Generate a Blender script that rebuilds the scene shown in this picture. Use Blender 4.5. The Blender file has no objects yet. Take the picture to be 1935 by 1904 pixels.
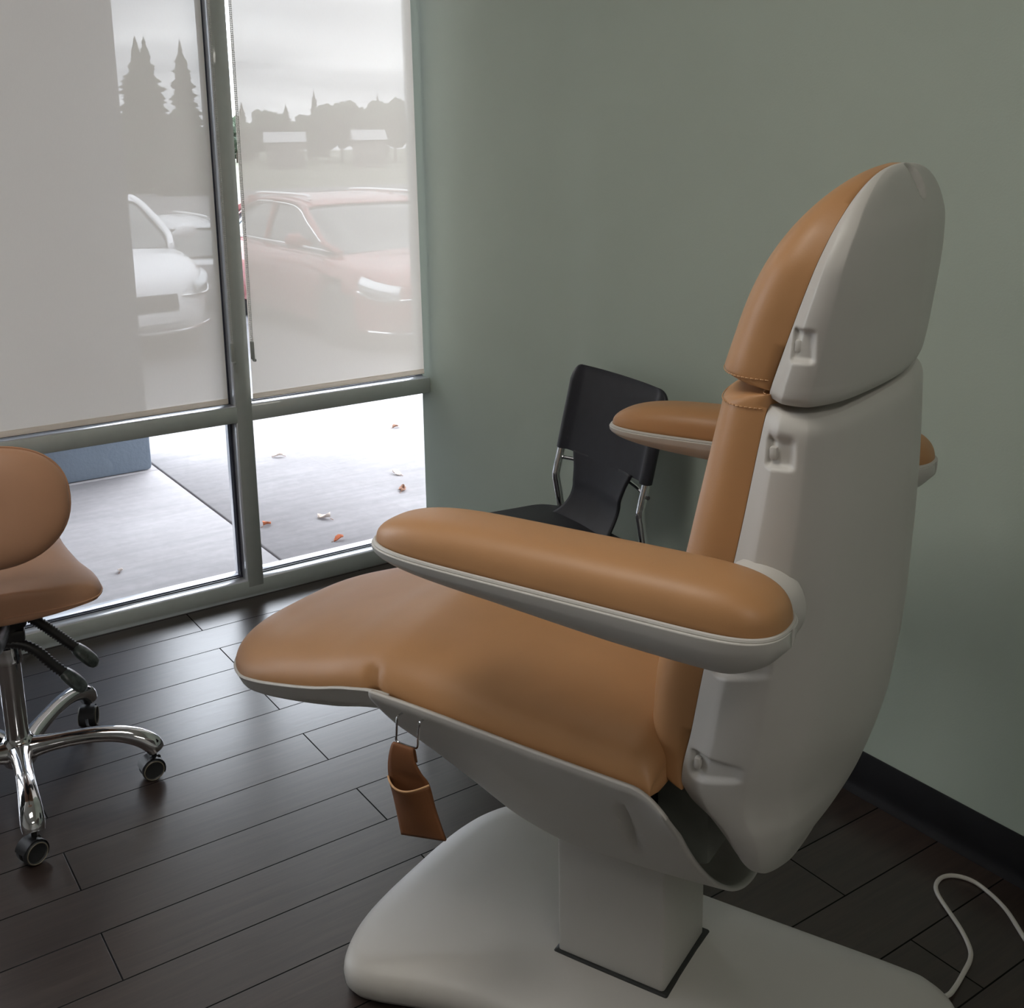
import bpy, bmesh, math, random
import numpy as np
from mathutils import Vector, Matrix
S = bpy.context.scene
COL = S.collection
# ------------------------------------------------------------------ camera
cam = bpy.data.objects.new('camera', bpy.data.cameras.new('camera'))
COL.objects.link(cam)
CX, CY, CZ, YAW, PITCH, ROLL, FPX, PPX, PPY = -1.871, -3.2517, 1.426, 0.5977, 0.2136, -0.0161, 2092.67, 967.5, 719.85
_f = Vector((math.sin(YAW)*math.cos(PITCH), math.cos(YAW)*math.cos(PITCH), -math.sin(PITCH)))
_r = _f.cross(Vector((0, 0, 1))).normalized(); _u = _r.cross(_f)
_r2 = math.cos(ROLL)*_r + math.sin(ROLL)*_u; _u2 = -math.sin(ROLL)*_r + math.cos(ROLL)*_u
m = Matrix((( _r2.x, _u2.x, -_f.x), (_r2.y, _u2.y, -_f.y), (_r2.z, _u2.z, -_f.z))).to_4x4()
m.translation = (CX, CY, CZ)
cam.matrix_world = m
cam.data.sensor_width = 36; cam.data.sensor_fit = 'HORIZONTAL'
cam.data.lens = FPX/1935*36
cam.data.shift_x = (967.5-PPX)/1935; cam.data.shift_y = -(952-PPY)/1935
cam.data.clip_start = 0.05; cam.data.clip_end = 1000
S.camera = cam
# ------------------------------------------------------------------ world, lamps, exposure
SKY = 11.5
W = bpy.data.worlds.new('overcast_sky'); S.world = W; W.use_nodes = True
nt = W.node_tree; nt.nodes.clear()
def N(t, typ, **kw):
    n = t.nodes.new(typ)
    for k, v in kw.items(): setattr(n, k, v)
    return n
tc = N(nt, 'ShaderNodeTexCoord'); mp = N(nt, 'ShaderNodeMapping'); mp.inputs['Scale'].default_value = (1.2, 1.2, 9)
nz = N(nt, 'ShaderNodeTexNoise'); nz.inputs['Scale'].default_value = 2.6; nz.inputs['Detail'].default_value = 6; nz.inputs['Distortion'].default_value = .5
cr = N(nt, 'ShaderNodeValToRGB'); cr.color_ramp.elements[0].position = .32; cr.color_ramp.elements[1].position = .68
cr.color_ramp.elements[0].color = (.38, .405, .45, 1); cr.color_ramp.elements[1].color = (.86, .88, .92, 1)
bg = N(nt, 'ShaderNodeBackground'); bg.inputs['Strength'].default_value = SKY
wo = N(nt, 'ShaderNodeOutputWorld')
nt.links.new(tc.outputs['Generated'], mp.inputs['Vector']); nt.links.new(mp.outputs[0], nz.inputs['Vector'])
nt.links.new(nz.outputs['Fac'], cr.inputs['Fac'])
# an overcast sky is about three times brighter overhead than at the horizon
sx = N(nt, 'ShaderNodeSeparateXYZ'); zr = N(nt, 'ShaderNodeMapRange'); zr.inputs[3].default_value = .45; zr.inputs[4].default_value = 1.35
mu = N(nt, 'ShaderNodeMix', data_type='RGBA', blend_type='MULTIPLY'); mu.inputs[0].default_value = 1
nt.links.new(tc.outputs['Generated'], sx.inputs[0]); nt.links.new(sx.outputs['Z'], zr.inputs[0])
nt.links.new(cr.outputs[0], mu.inputs[6]); nt.links.new(zr.outputs[0], mu.inputs[7]); nt.links.new(mu.outputs[2], bg.inputs['Color']); nt.links.new(bg.outputs[0], wo.inputs['Surface'])
def area_lamp(name, loc, sx, sy, power, col):
    l = bpy.data.lights.new(name, 'AREA'); l.shape = 'RECTANGLE'; l.size = sx; l.size_y = sy; l.energy = power; l.color = col
    o = bpy.data.objects.new(name, l); COL.objects.link(o); o.location = loc; return o
CEIL = 2.75
LAMPS = ((-1.9, -1.9), (-1.7, -4.2))
for (lx, ly), pw in zip(LAMPS, (10, 8)): area_lamp('ceiling_lamp', (lx, ly, CEIL-.075), 1.15, .56, pw, (1, .95, .88))
S.view_settings.view_transform = 'Standard'; S.view_settings.look = 'None'
S.view_settings.exposure = 0.42; S.view_settings.gamma = 1; S.view_settings.use_curve_mapping = False
cy = S.cycles
cy.max_bounces = 10; cy.diffuse_bounces = 5; cy.glossy_bounces = 4; cy.transparent_max_bounces = 16; cy.sample_clamp_indirect = 6
try: cy.use_denoising = True
except Exception: pass
# ------------------------------------------------------------------ materials
def mat(name, col=(.5, .5, .5), rough=.5, metal=0, noise=None, bump=None, spec=.5, coat=0):
    """noise=(scale, amount, detail): colour mottling; bump=(scale, strength, dist)"""
    m = bpy.data.materials.new(name); m.use_nodes = True; t = m.node_tree
    b = t.nodes['Principled BSDF']
    b.inputs['Base Color'].default_value = (*col, 1); b.inputs['Roughness'].default_value = rough; b.inputs['Metallic'].default_value = metal
    b.inputs['Specular IOR Level'].default_value = spec; b.inputs['Coat Weight'].default_value = coat
    c = N(t, 'ShaderNodeTexCoord')
    if noise:
        n = N(t, 'ShaderNodeTexNoise'); n.inputs['Scale'].default_value = noise[0]; n.inputs['Detail'].default_value = noise[2] if len(noise) > 2 else 4
        r = N(t, 'ShaderNodeValToRGB'); a = noise[1]
        r.color_ramp.elements[0].position = .3; r.color_ramp.elements[1].position = .7
        r.color_ramp.elements[0].color = (*[x*(1-a) for x in col], 1); r.color_ramp.elements[1].color = (*[min(1, x*(1+a)) for x in col], 1)
        t.links.new(c.outputs['Object'], n.inputs['Vector']); t.links.new(n.outputs['Fac'], r.inputs['Fac']); t.links.new(r.outputs[0], b.inputs['Base Color'])
    if bump:
        n = N(t, 'ShaderNodeTexNoise'); n.inputs['Scale'].default_value = bump[0]; n.inputs['Detail'].default_value = 3
        k = N(t, 'ShaderNodeBump'); k.inputs['Strength'].default_value = bump[1]; k.inputs['Distance'].default_value = bump[2]
        t.links.new(c.outputs['Object'], n.inputs['Vector']); t.links.new(n.outputs['Fac'], k.inputs['Height']); t.links.new(k.outputs[0], b.inputs['Normal'])
    return m
M = {}
M['wall'] = mat('sage_wall_paint', (.50, .575, .50), .6, noise=(3, .02), bump=(220, .12, .002), spec=.3)
M['pale_wall'] = mat('pale_wall_paint', (.44, .43, .40), .8, noise=(3, .02))
M['ceiling'] = mat('ceiling_paint', (.62, .62, .58), .9, noise=(3, .02))
M['leather'] = mat('tan_vinyl', (.47, .245, .108), .42, noise=(14, .03), bump=(420, .10, .001), spec=.4)
M['stool_leather'] = mat('brown_tan_vinyl', (.52, .29, .18), .45, noise=(14, .03), bump=(420, .10, .001), spec=.4)
M['pouch'] = mat('pouch_vinyl', (.21, .085, .036), .5, noise=(20, .06), bump=(300, .2, .001), spec=.3)
M['pale_thread'] = mat('stitch_thread', (.62, .36, .18), .7)
M['shell'] = mat('offwhite_plastic', (.56, .54, .505), .42, noise=(6, .015), bump=(600, .03, .0005), spec=.45)
M['alu'] = mat('grey_painted_aluminium', (.50, .54, .525), .42, noise=(30, .03), coat=1)
M['sill'] = mat('daylit_ledge_tone', (.80, .81, .84), .28, .35, noise=(30, .03), coat=.8)  # brighter than the frame: daylight on ledges and mullion sides put into the colour
M['gasket'] = mat('rubber_gasket', (.03, .032, .05), .4)
M['chrome'] = mat('chrome', (.72, .72, .74), .08, 1.0, noise=(20, .03))
M['black_plastic'] = mat('black_plastic', (.018, .018, .02), .4, noise=(60, .15), bump=(300, .08, .001))
M['wheel'] = mat('caster_rubber', (.03, .032, .034), .45, noise=(60, .1))
M['wheel_rim'] = mat('caster_rim', (.22, .19, .14), .45)
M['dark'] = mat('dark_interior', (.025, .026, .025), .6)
M['bracket'] = mat('grey_green_bracket', (.26, .275, .245), .55)
M['black_seat'] = mat('black_vinyl', (.016, .016, .022), .5, noise=(30, .1), bump=(350, .12, .001), spec=.4)
M['base_rubber'] = mat('black_cove_base', (.012, .012, .014), .32, noise=(9, .2), spec=.4)
M['white_cord'] = mat('white_cord', (.60, .57, .52), .45)
M['chain'] = mat('bead_chain', (.62, .62, .60), .4)
M['tensioner'] = mat('grey_plastic', (.38, .40, .38), .45)
M['pier'] = mat('bluegrey_stucco', (.10, .12, .148), .85, noise=(4, .12), bump=(60, .2, .01))
M['soffit'] = mat('soffit', (.5, .5, .5), .9, noise=(3, .03))
M['asphalt'] = mat('asphalt', (.10, .10, .105), .9, noise=(2, .2))
M['grass'] = mat('grass', (.085, .09, .06), .95, noise=(.4, .3))
M['foliage'] = mat('dark_foliage', (.025, .04, .022), .9, noise=(1.5, .4))
M['bark'] = mat('bark', (.09, .07, .055), .9)
M['white_paint'] = mat('white_building', (.75, .75, .74), .7)
M['brown_wall'] = mat('brown_siding', (.13, .12, .11), .8)
M['roof_pale'] = mat('pale_roof', (.26, .26, .265), .7)
M['roof_grey'] = mat('grey_roof', (.3, .3, .31), .7)
M['red_car'] = mat('red_car_paint', (.20, .028, .026), .25, coat=.6)
M['white_car'] = mat('white_car_paint', (.72, .72, .74), .25, coat=.6)
M['silver_car'] = mat('silver_car_paint', (.42, .43, .45), .3, coat=.5)
M['car_glass'] = mat('car_glass', (.05, .06, .065), .06, spec=.8)
M['car_trim'] = mat('car_trim_chrome', (.8, .8, .8), .15, 1.0)
M['car_dark'] = mat('car_dark_trim', (.03, .03, .03), .6)
M['lens'] = mat('headlamp_lens', (.55, .57, .6), .1, spec=.8)
for k, c in (('leaf_orange', (.42, .12, .05)), ('leaf_pale', (.62, .52, .46)), ('leaf_brown', (.22, .11, .07))):
    M[k] = mat(k, c, .8, noise=(60, .3))
def concrete():
    m = mat('concrete', (.40, .375, .38), .75); t = m.node_tree; b = t.nodes['Principled BSDF']
    c = N(t, 'ShaderNodeTexCoord')
    def noise(scale, detail, sc=(1, 1, 1)):
        mpn = N(t, 'ShaderNodeMapping'); mpn.inputs['Scale'].default_value = sc; mpn.inputs['Rotation'].default_value = (0, 0, .25)
        n = N(t, 'ShaderNodeTexNoise'); n.inputs['Scale'].default_value = scale; n.inputs['Detail'].default_value = detail; n.inputs['Roughness'].default_value = .6
        t.links.new(c.outputs['Object'], mpn.inputs['Vector']); t.links.new(mpn.outputs[0], n.inputs['Vector']); return n.outputs['Fac']
    def mul(a, bb):
        x = N(t, 'ShaderNodeMix', data_type='RGBA', blend_type='MULTIPLY'); x.inputs[0].default_value = 1
        t.links.new(a, x.inputs[6]); t.links.new(bb, x.inputs[7]); return x.outputs[2]
    def ramp(s, a, bcol, p0=.3, p1=.7):
        r = N(t, 'ShaderNodeValToRGB'); r.color_ramp.elements[0].position = p0; r.color_ramp.elements[1].position = p1
        r.color_ramp.elements[0].color = (*a, 1); r.color_ramp.elements[1].color = (*bcol, 1); t.links.new(s, r.inputs['Fac']); return r.outputs[0]
    col = mul(ramp(noise(2.2, 5), (.205, .19, .188), (.262, .245, .244)), ramp(noise(6, 6, (.35, 4, 1)), (.86, .86, .88), (1.06, 1.05, 1.06)))
    col = mul(col, ramp(noise(30, 4), (.92, .92, .92), (1.05, 1.05, 1.05)))
    t.links.new(col, b.inputs['Base Color'])
    k = N(t, 'ShaderNodeBump'); k.inputs['Strength'].default_value = .15; k.inputs['Distance'].default_value = .004
    t.links.new(noise(14, 6, (.4, 5, 1)), k.inputs['Height']); t.links.new(k.outputs[0], b.inputs['Normal'])
    return m
M['concrete'] = concrete()
def planks():
    m = bpy.data.materials.new('dark_wood_planks'); m.use_nodes = True; t = m.node_tree; b = t.nodes['Principled BSDF']
    c = N(t, 'ShaderNodeTexCoord'); mpn = N(t, 'ShaderNodeMapping')
    PW = .1465
    mpn.inputs['Location'].default_value = (.905+5*1.2, .302+20*PW, 0)
    br = N(t, 'ShaderNodeTexBrick'); br.offset = .5; br.offset_frequency = 2; br.squash = 1
    br.inputs['Scale'].default_value = 1; br.inputs['Brick Width'].default_value = 1.2; br.inputs['Row Height'].default_value = PW
    br.inputs['Mortar Size'].default_value = .0018; br.inputs['Mortar Smooth'].default_value = .3; br.inputs['Bias'].default_value = 0
    br.inputs['Color1'].default_value = (.046, .032, .027, 1); br.inputs['Color2'].default_value = (.030, .021, .018, 1); br.inputs['Mortar'].default_value = (.003, .003, .003, 1)
    t.links.new(c.outputs['Object'], mpn.inputs['Vector']); t.links.new(mpn.outputs[0], br.inputs['Vector'])
    g = N(t, 'ShaderNodeMapping'); g.inputs['Scale'].default_value = (1.6, 26, 1)
    n = N(t, 'ShaderNodeTexNoise'); n.inputs['Scale'].default_value = 3; n.inputs['Detail'].default_value = 7; n.inputs['Roughness'].default_value = .65; n.inputs['Distortion'].default_value = .6
    t.links.new(c.outputs['Object'], g.inputs['Vector']); t.links.new(g.outputs[0], n.inputs['Vector'])
    r = N(t, 'ShaderNodeValToRGB'); r.color_ramp.elements[0].position = .3; r.color_ramp.elements[1].position = .75
    r.color_ramp.elements[0].color = (.62, .6, .6, 1); r.color_ramp.elements[1].color = (1.5, 1.45, 1.4, 1)
    t.links.new(n.outputs['Fac'], r.inputs['Fac'])
    x = N(t, 'ShaderNodeMix', data_type='RGBA', blend_type='MULTIPLY'); x.inputs[0].default_value = 1
    t.links.new(br.outputs['Color'], x.inputs[6]); t.links.new(r.outputs[0], x.inputs[7])
    t.links.new(x.outputs[2], b.inputs['Base Color'])
    rr = N(t, 'ShaderNodeMapRange'); rr.inputs[3].default_value = .25; rr.inputs[4].default_value = .34
    t.links.new(n.outputs['Fac'], rr.inputs[0])
    rm = N(t, 'ShaderNodeMath', operation='MULTIPLY_ADD'); rm.inputs[1].default_value = .55; t.links.new(br.outputs['Fac'], rm.inputs[0]); t.links.new(rr.outputs[0], rm.inputs[2]); t.links.new(rm.outputs[0], b.inputs['Roughness'])
    sm = N(t, 'ShaderNodeMath', operation='MULTIPLY_ADD'); sm.inputs[1].default_value = -.8; sm.inputs[2].default_value = .9
    t.links.new(br.outputs['Fac'], sm.inputs[0]); t.links.new(sm.outputs[0], b.inputs['Specular IOR Level'])
    n3 = N(t, 'ShaderNodeTexNoise'); n3.inputs['Scale'].default_value = 7; n3.inputs['Detail'].default_value = 2
    t.links.new(c.outputs['Object'], n3.inputs['Vector'])
    mx = N(t, 'ShaderNodeMath', operation='MULTIPLY_ADD'); mx.inputs[1].default_value = -.6
    t.links.new(br.outputs['Fac'], mx.inputs[0]); mx.inputs[2].default_value = .3
    mx2 = N(t, 'ShaderNodeMath', operation='MULTIPLY_ADD'); mx2.inputs[1].default_value = .12
    t.links.new(n.outputs['Fac'], mx2.inputs[0]); t.links.new(mx.outputs[0], mx2.inputs[2])
    k = N(t, 'ShaderNodeBump'); k.inputs['Strength'].default_value = .25; k.inputs['Distance'].default_value = .004
    t.links.new(mx2.outputs[0], k.inputs['Height']); t.links.new(k.outputs[0], b.inputs['Normal'])
    return m
M['floor'] = planks()
def fabric():
    m = bpy.data.materials.new('solar_screen_fabric'); m.use_nodes = True; t = m.node_tree; t.nodes.clear()
    o = N(t, 'ShaderNodeOutputMaterial'); tr = N(t, 'ShaderNodeBsdfTransparent'); tl = N(t, 'ShaderNodeBsdfTranslucent'); df = N(t, 'ShaderNodeBsdfDiffuse')
    tl.inputs['Color'].default_value = (.45, .408, .365, 1); df.inputs['Color'].default_value = (.38, .36, .32, 1)
    c = N(t, 'ShaderNodeTexCoord'); mpn = N(t, 'ShaderNodeMapping'); mpn.inputs['Scale'].default_value = (500, 1, 60)
    n = N(t, 'ShaderNodeTexNoise'); n.inputs['Scale'].default_value = 1; n.inputs['Detail'].default_value = 2
    t.links.new(c.outputs['Object'], mpn.inputs['Vector']); t.links.new(mpn.outputs[0], n.inputs['Vector'])
    mr = N(t, 'ShaderNodeMapRange'); mr.inputs[3].default_value = .055; mr.inputs[4].default_value = .092
    t.links.new(n.outputs['Fac'], mr.inputs[0])
    ad = N(t, 'ShaderNodeAddShader'); mx = N(t, 'ShaderNodeMixShader')
    t.links.new(tl.outputs[0], ad.inputs[0]); t.links.new(df.outputs[0], ad.inputs[1])
    t.links.new(mr.outputs[0], mx.inputs[0]); t.links.new(ad.outputs[0], mx.inputs[1]); t.links.new(tr.outputs[0], mx.inputs[2]); t.links.new(mx.outputs[0], o.inputs['Surface'])
    return m
M['fabric'] = fabric()
def glass():
    m = bpy.data.materials.new('window_glass'); m.use_nodes = True; t = m.node_tree; t.nodes.clear()
    o = N(t, 'ShaderNodeOutputMaterial'); tr = N(t, 'ShaderNodeBsdfTransparent'); tr.inputs['Color'].default_value = (.94, .955, .965, 1)
    gl = N(t, 'ShaderNodeBsdfGlossy'); gl.inputs['Roughness'].default_value = .01
    fr = N(t, 'ShaderNodeFresnel'); fr.inputs['IOR'].default_value = 1.45; mx = N(t, 'ShaderNodeMixShader')
    t.links.new(fr.outputs[0], mx.inputs[0]); t.links.new(tr.outputs[0], mx.inputs[1]); t.links.new(gl.outputs[0], mx.inputs[2]); t.links.new(mx.outputs[0], o.inputs['Surface'])
    return m
M['glass'] = glass()
def lamp_mat():
    m = bpy.data.materials.new('lamp_diffuser'); m.use_nodes = True; b = m.node_tree.nodes['Principled BSDF']
    b.inputs['Emission Color'].default_value = (1, .95, .86, 1); b.inputs['Emission Strength'].default_value = 1.5
    return m
M['lamp'] = lamp_mat()
# ------------------------------------------------------------------ mesh helpers
def empty(name, loc=(0, 0, 0), rz=0, label=None, cat=None, group=None):
    o = bpy.data.objects.new(name, None); COL.objects.link(o); o.location = loc; o.rotation_euler = (0, 0, rz); o.empty_display_size = .05
    tag(o, label, cat, group); return o
def tag(o, label=None, cat=None, group=None, kind=None):
    for k, v in (('label', label), ('category', cat), ('group', group), ('kind', kind)):
        if v: o[k] = v
    return o
def mobj(name, verts, faces, mt, parent=None, smooth=True, auto=None):
    me = bpy.data.meshes.new(name); me.from_pydata([tuple(map(float, v)) for v in verts], [], [tuple(int(i) for i in f) for f in faces])
    bm = bmesh.new(); bm.from_mesh(me); bmesh.ops.remove_doubles(bm, verts=bm.verts, dist=1e-5)
    bmesh.ops.recalc_face_normals(bm, faces=bm.faces)
    if auto is not None:
        for e in bm.edges:
            if len(e.link_faces) == 2 and e.calc_face_angle(0) > auto: e.smooth = False
    bm.to_mesh(me); bm.free()
    if smooth:
        for p in me.polygons: p.use_smooth = True
    me.materials.append(mt)
    o = bpy.data.objects.new(name, me); COL.objects.link(o)
    if parent: o.parent = parent
    return o
class MB:
    def __init__(s): s.v = []; s.f = []
    def add(s, v, f):
        k = len(s.v); s.v += [tuple(x) for x in v]; s.f += [tuple(i+k for i in q) for q in f]; return s
    def box(s, x0, x1, y0, y1, z0, z1, bev=0, seg=2):
        bm = bmesh.new(); bmesh.ops.create_cube(bm, size=1)
        for v in bm.verts: v.co = ((x0+x1)/2+v.co.x*(x1-x0), (y0+y1)/2+v.co.y*(y1-y0), (z0+z1)/2+v.co.z*(z1-z0))
        if bev: bmesh.ops.bevel(bm, geom=bm.edges[:], offset=bev, segments=seg, profile=.5, affect='EDGES')
        return s.bm(bm)
    def bm(s, bm, mtx=None):
        bm.verts.index_update()
        s.add([(mtx @ v.co if mtx else v.co) for v in bm.verts], [[v.index for v in f.verts] for f in bm.faces]); bm.free(); return s
    def grid(s, P, cu=False, cv=False):
        P = np.asarray(P, float); nu, nv = P.shape[:2]; k = len(s.v); s.v += [tuple(p) for p in P.reshape(-1, 3)]
        for i in range(nu-(0 if cu else 1)):
            for j in range(nv-(0 if cv else 1)):
                a, b = i, (i+1) % nu; c, d = j, (j+1) % nv
                s.f.append((k+a*nv+c, k+b*nv+c, k+b*nv+d, k+a*nv+d))
        return s
    def tube(s, pts, r, n=12, smooth=0, caps=True, sx=1.0):
        pts = [np.array(p, float) for p in pts]
        R = list(r) if hasattr(r, '__len__') else [r]*len(pts)
        if smooth:
            q = catmull(np.column_stack([np.array(pts), R]), smooth); pts = [x[:3] for x in q]; R = [x[3] for x in q]
        up = None; rings = []
        for i, p in enumerate(pts):
            t = pts[min(i+1, len(pts)-1)]-pts[max(i-1, 0)]; t = t/np.linalg.norm(t)
            if up is None:
                up = np.array([0, 0, 1.]) if abs(t[2]) < .9 else np.array([1., 0, 0])
            a = up-t*(up@t); a /= np.linalg.norm(a); up = a; b = np.cross(t, a)
            rings.append([p+R[i]*(math.cos(w)*a+sx*math.sin(w)*b) for w in np.linspace(0, 2*math.pi, n, endpoint=False)])
        k = len(s.v); s.grid(rings, cv=True)
        if caps:
            s.f.append(tuple(range(k, k+n))); e = k+(len(pts)-1)*n; s.f.append(tuple(range(e, e+n)))
        return s
    def lathe(s, prof, n=32, c=(0, 0, 0), axis='z'):
        rings = []
        for r, h in prof:
            ring = []
            for w in np.linspace(0, 2*math.pi, n, endpoint=False):
                x, y = r*math.cos(w), r*math.sin(w)
                p = (x, y, h) if axis == 'z' else ((h, x, y) if axis == 'x' else (x, h, y))
                ring.append((p[0]+c[0], p[1]+c[1], p[2]+c[2]))
            rings.append(ring)
        k = len(s.v); s.grid(rings, cv=True)
        s.f.append(tuple(range(k, k+n))); e = k+(len(prof)-1)*n; s.f.append(tuple(range(e, e+n))); return s
    def build(s, name, mt, parent=None, smooth=True, auto=.6): return mobj(name, s.v, s.f, mt, parent, smooth, auto)
def catmull(P, n):
    P = np.asarray(P, float); Q = np.vstack([2*P[0]-P[1], P, 2*P[-1]-P[-2]]); out = []
    for i in range(1, len(Q)-2):
        for t in np.linspace(0, 1, n, endpoint=False):
            a, b, c, d = Q[i-1], Q[i], Q[i+1], Q[i+2]
            out.append(.5*((2*b)+(c-a)*t+(2*a-5*b+4*c-d)*t*t+(-a+3*b-3*c+d)*t**3))
    out.append(P[-1]); return np.array(out)
def interp(tab):
    """smooth monotone (PCHIP) interpolation through a table of (x, y)"""
    tab = sorted(tab); X = np.array([a for a, _ in tab], float); Y = np.array([b for _, b in tab], float)
    h = np.diff(X); d = np.diff(Y)/h; mm = np.zeros_like(X); mm[0] = d[0]; mm[-1] = d[-1]
    for i in range(1, len(X)-1):
        mm[i] = 0 if d[i-1]*d[i] <= 0 else (h[i-1]+h[i])*3/((2*h[i]+h[i-1])/d[i-1]+(h[i]+2*h[i-1])/d[i])
    def f(x):
        x = min(max(x, X[0]), X[-1]); i = min(int(np.searchsorted(X, x, 'right'))-1, len(X)-2); i = max(i, 0)
        t = (x-X[i])/h[i]; t2 = t*t; t3 = t2*t
        return (2*t3-3*t2+1)*Y[i]+(t3-2*t2+t)*h[i]*mm[i]+(-2*t3+3*t2)*Y[i+1]+(t3-t2)*h[i]*mm[i+1]
    return f
def solidify(o, t, off=-1):
    m = o.modifiers.new('thickness', 'SOLIDIFY'); m.thickness = t; m.offset = off; m.use_even_offset = True; return o
def subsurf(o, n=1):
    m = o.modifiers.new('sub', 'SUBSURF'); m.levels = n; m.render_levels = n; return o
def smoothstep(a, b, x):
    t = min(max((x-a)/(b-a), 0), 1); return t*t*(3-2*t)
def plan(name, outline, z0, z1, mt, parent=None, bev=0):
    bm = bmesh.new(); vs = [bm.verts.new((x, y, z0)) for x, y in outline]; f = bm.faces.new(vs)
    r = bmesh.ops.extrude_face_region(bm, geom=[f])
    for v in r['geom']:
        if isinstance(v, bmesh.types.BMVert): v.co.z = z1
    if bev: bmesh.ops.bevel(bm, geom=bm.edges[:], offset=bev, segments=2, profile=.5, affect='EDGES')
    return MB().bm(bm).build(name, mt, parent)
# ------------------------------------------------------------------ room shell
X0, Y0 = -4.6, -5.2
def struct(o): o['kind'] = 'structure'; return o
struct(MB().box(X0, 0, Y0, 0.0, -.05, 0).build('floor', M['floor'], smooth=False))
struct(MB().box(X0-.1, .12, Y0-.1, .11, CEIL, CEIL+.1).build('ceiling', M['ceiling'], smooth=False))
struct(MB().box(0, .12, Y0, .055, -.05, CEIL).build('wall_right', M['wall'], smooth=False))
struct(MB().box(X0-.1, X0, Y0, .11, -.05, CEIL).build('wall_left', M['pale_wall'], smooth=False))
struct(MB().box(X0-.1, .12, Y0-.1, Y0, -.05, CEIL).build('wall_back', M['pale_wall'], smooth=False))
# cove base along the green wall: profile swept along y
prof = [(-.0005, .1015), (-.003, .102), (-.0045, .0995), (-.005, .03), (-.0065, .018), (-.010, .008), (-.016, .0025), (-.017, .0005), (-.0005, .0005)]
bb = []
rng = random.Random(4)
for y in np.linspace(Y0, -.001, 60):
    w = .0012*math.sin(y*9.1)+.0008*math.sin(y*23)
    bb.append([(x-(w if z < .02 and x < -.006 else 0), y, z) for x, z in prof])
struct(MB().grid(bb, cv=True).build('baseboard_right', M['base_rubber'], auto=.9))
# storefront window wall: frame, panes, gaskets
ZT, FW, ZB, DEP = .6302, .0505, .0532, .112
BAYS = [(-.6447, 0.0), (-1.92, -.6952), (-3.195, -1.9705), (-4.47, -3.2455)]
fm = MB(); fm.box(X0, 0.0, 0, DEP, -.004, ZB, .0012, 1)
win = struct(fm.build('window_1', M['alu'], auto=.3))
MULL = [(-.6952, -.6447), (-1.9705, -1.92), (-3.2455, -3.195), (X0, -4.47)]
for a, b in MULL: MB().box(a, b, -.0004, DEP+.0004, ZB-.02, CEIL, .0012, 1).build('mullion', M['alu'], win, auto=.3)
MB().box(.0, .05, .0556, DEP, ZT-FW, CEIL, .001, 1).build('jamb', M['alu'], win, auto=.3)
MB().box(.035, .06, .0556, DEP, 0, ZT-FW, .001, 1).build('jamb', M['alu'], win, auto=.3)
MB().box(X0, .05, 0, DEP, CEIL-.06, CEIL-.001, .001, 1).build('head', M['alu'], win, auto=.3)
for a, b in BAYS:
    MB().box(a-.004, b+(.004 if b < -.01 else 0), 0, DEP, ZT-FW, ZT, .0012, 1).build('transom', M['alu'], win, auto=.3)
    for z0, z1 in ((ZB, ZT-FW), (ZT, CEIL-.06)):
        bb_ = b if b < -.01 else -.0005
        p = MB().box(a-.004, bb_+.004 if b < -.01 else (-.0006 if z0 > .3 else .034), .0555, .062, z0-.004, z1+.004).build('pane', M['glass'], win, smooth=False)
        sl = MB(); sl.box(a, bb_, .0015, .0465, z0-.001, z0+.002, .0008, 1); sl.build('lit_ledge_strip', M['sill'], win, auto=.3)  # added pale strip, makes the ledge look lit from outside
        sl = MB(); sl.box(a, bb_, .0715, DEP-.002, z0-.001, z0+.002, .0008, 1); sl.build('lit_ledge_strip', M['sill'], win, auto=.3)
        if b < -.01:
            for y0, y1 in ((.0015, .0465), (.0715, DEP-.002)): MB().box(bb_-.002, bb_+.001, y0, y1, z0+.002, z1-.001, .0008, 1).build('lit_side_strip', M['sill'], win, auto=.3)  # same added pale strip on the mullion side, standing in for daylight
        g = MB()
        for y0, y1 in ((.046, .055), (.062, .071)):
            g.box(a, bb_, y0+.002, y1-.001, z0, z0+.004, .0015, 1)
            g.box(a, a+.009, y0, y1, z0, z1, .002, 1)
            if b < -.01: g.box(bb_-.009, bb_, y0, y1, z0, z1, .002, 1)
            g.box(a, bb_, y0, y1, z1-.009, z1, .002, 1)
        g.build('gasket', M['gasket'], win, auto=.3)
# ------------------------------------------------------------------ outside
def outside(o): o['kind'] = 'structure'; return o
GZ = -.028
PZ = -.5
JX = -.455
for i, (a, b, y0, y1) in enumerate(((JX+.004, 9, DEP, 3.0), (-9, JX-.004, DEP, 1.72), (-9, JX-.004, 1.728, 3.0))):
    outside(MB().box(a, b, y0, y1, GZ-.2, GZ, .004, 1).build('sidewalk_slab', M['concrete'], auto=.3))
outside(MB().box(-9, 9, DEP, 2.995, PZ-.05, GZ-.15).build('sidewalk_bed', M['asphalt'], smooth=False))
LOT = [(2.99, PZ), (9.0, PZ), (14.5, -.98), (60, -1.15)]
outside(MB().grid([[(x, y, z) for x in (-60, 0, 80)] for y, z in LOT]).build('parking_lot', M['asphalt'], smooth=False))
outside(MB().box(-300, 400, 60, 420, -1.4, -1.15).build('field', M['grass'], smooth=False))
pier = outside(MB().box(-2.1, -.483, 1.735, 2.15, GZ, 3.599, .02, 2).build('entry_pier', M['pier'], auto=.5))
outside(MB().box(-9, 9, DEP, 2.15, 3.6, 3.9).build('canopy_soffit', M['soffit'], smooth=False))
outside(MB().box(X0-1, .6, DEP-.03, DEP+.1, CEIL, 3.6).build('wall_front_fascia', M['pier'], smooth=False))
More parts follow.
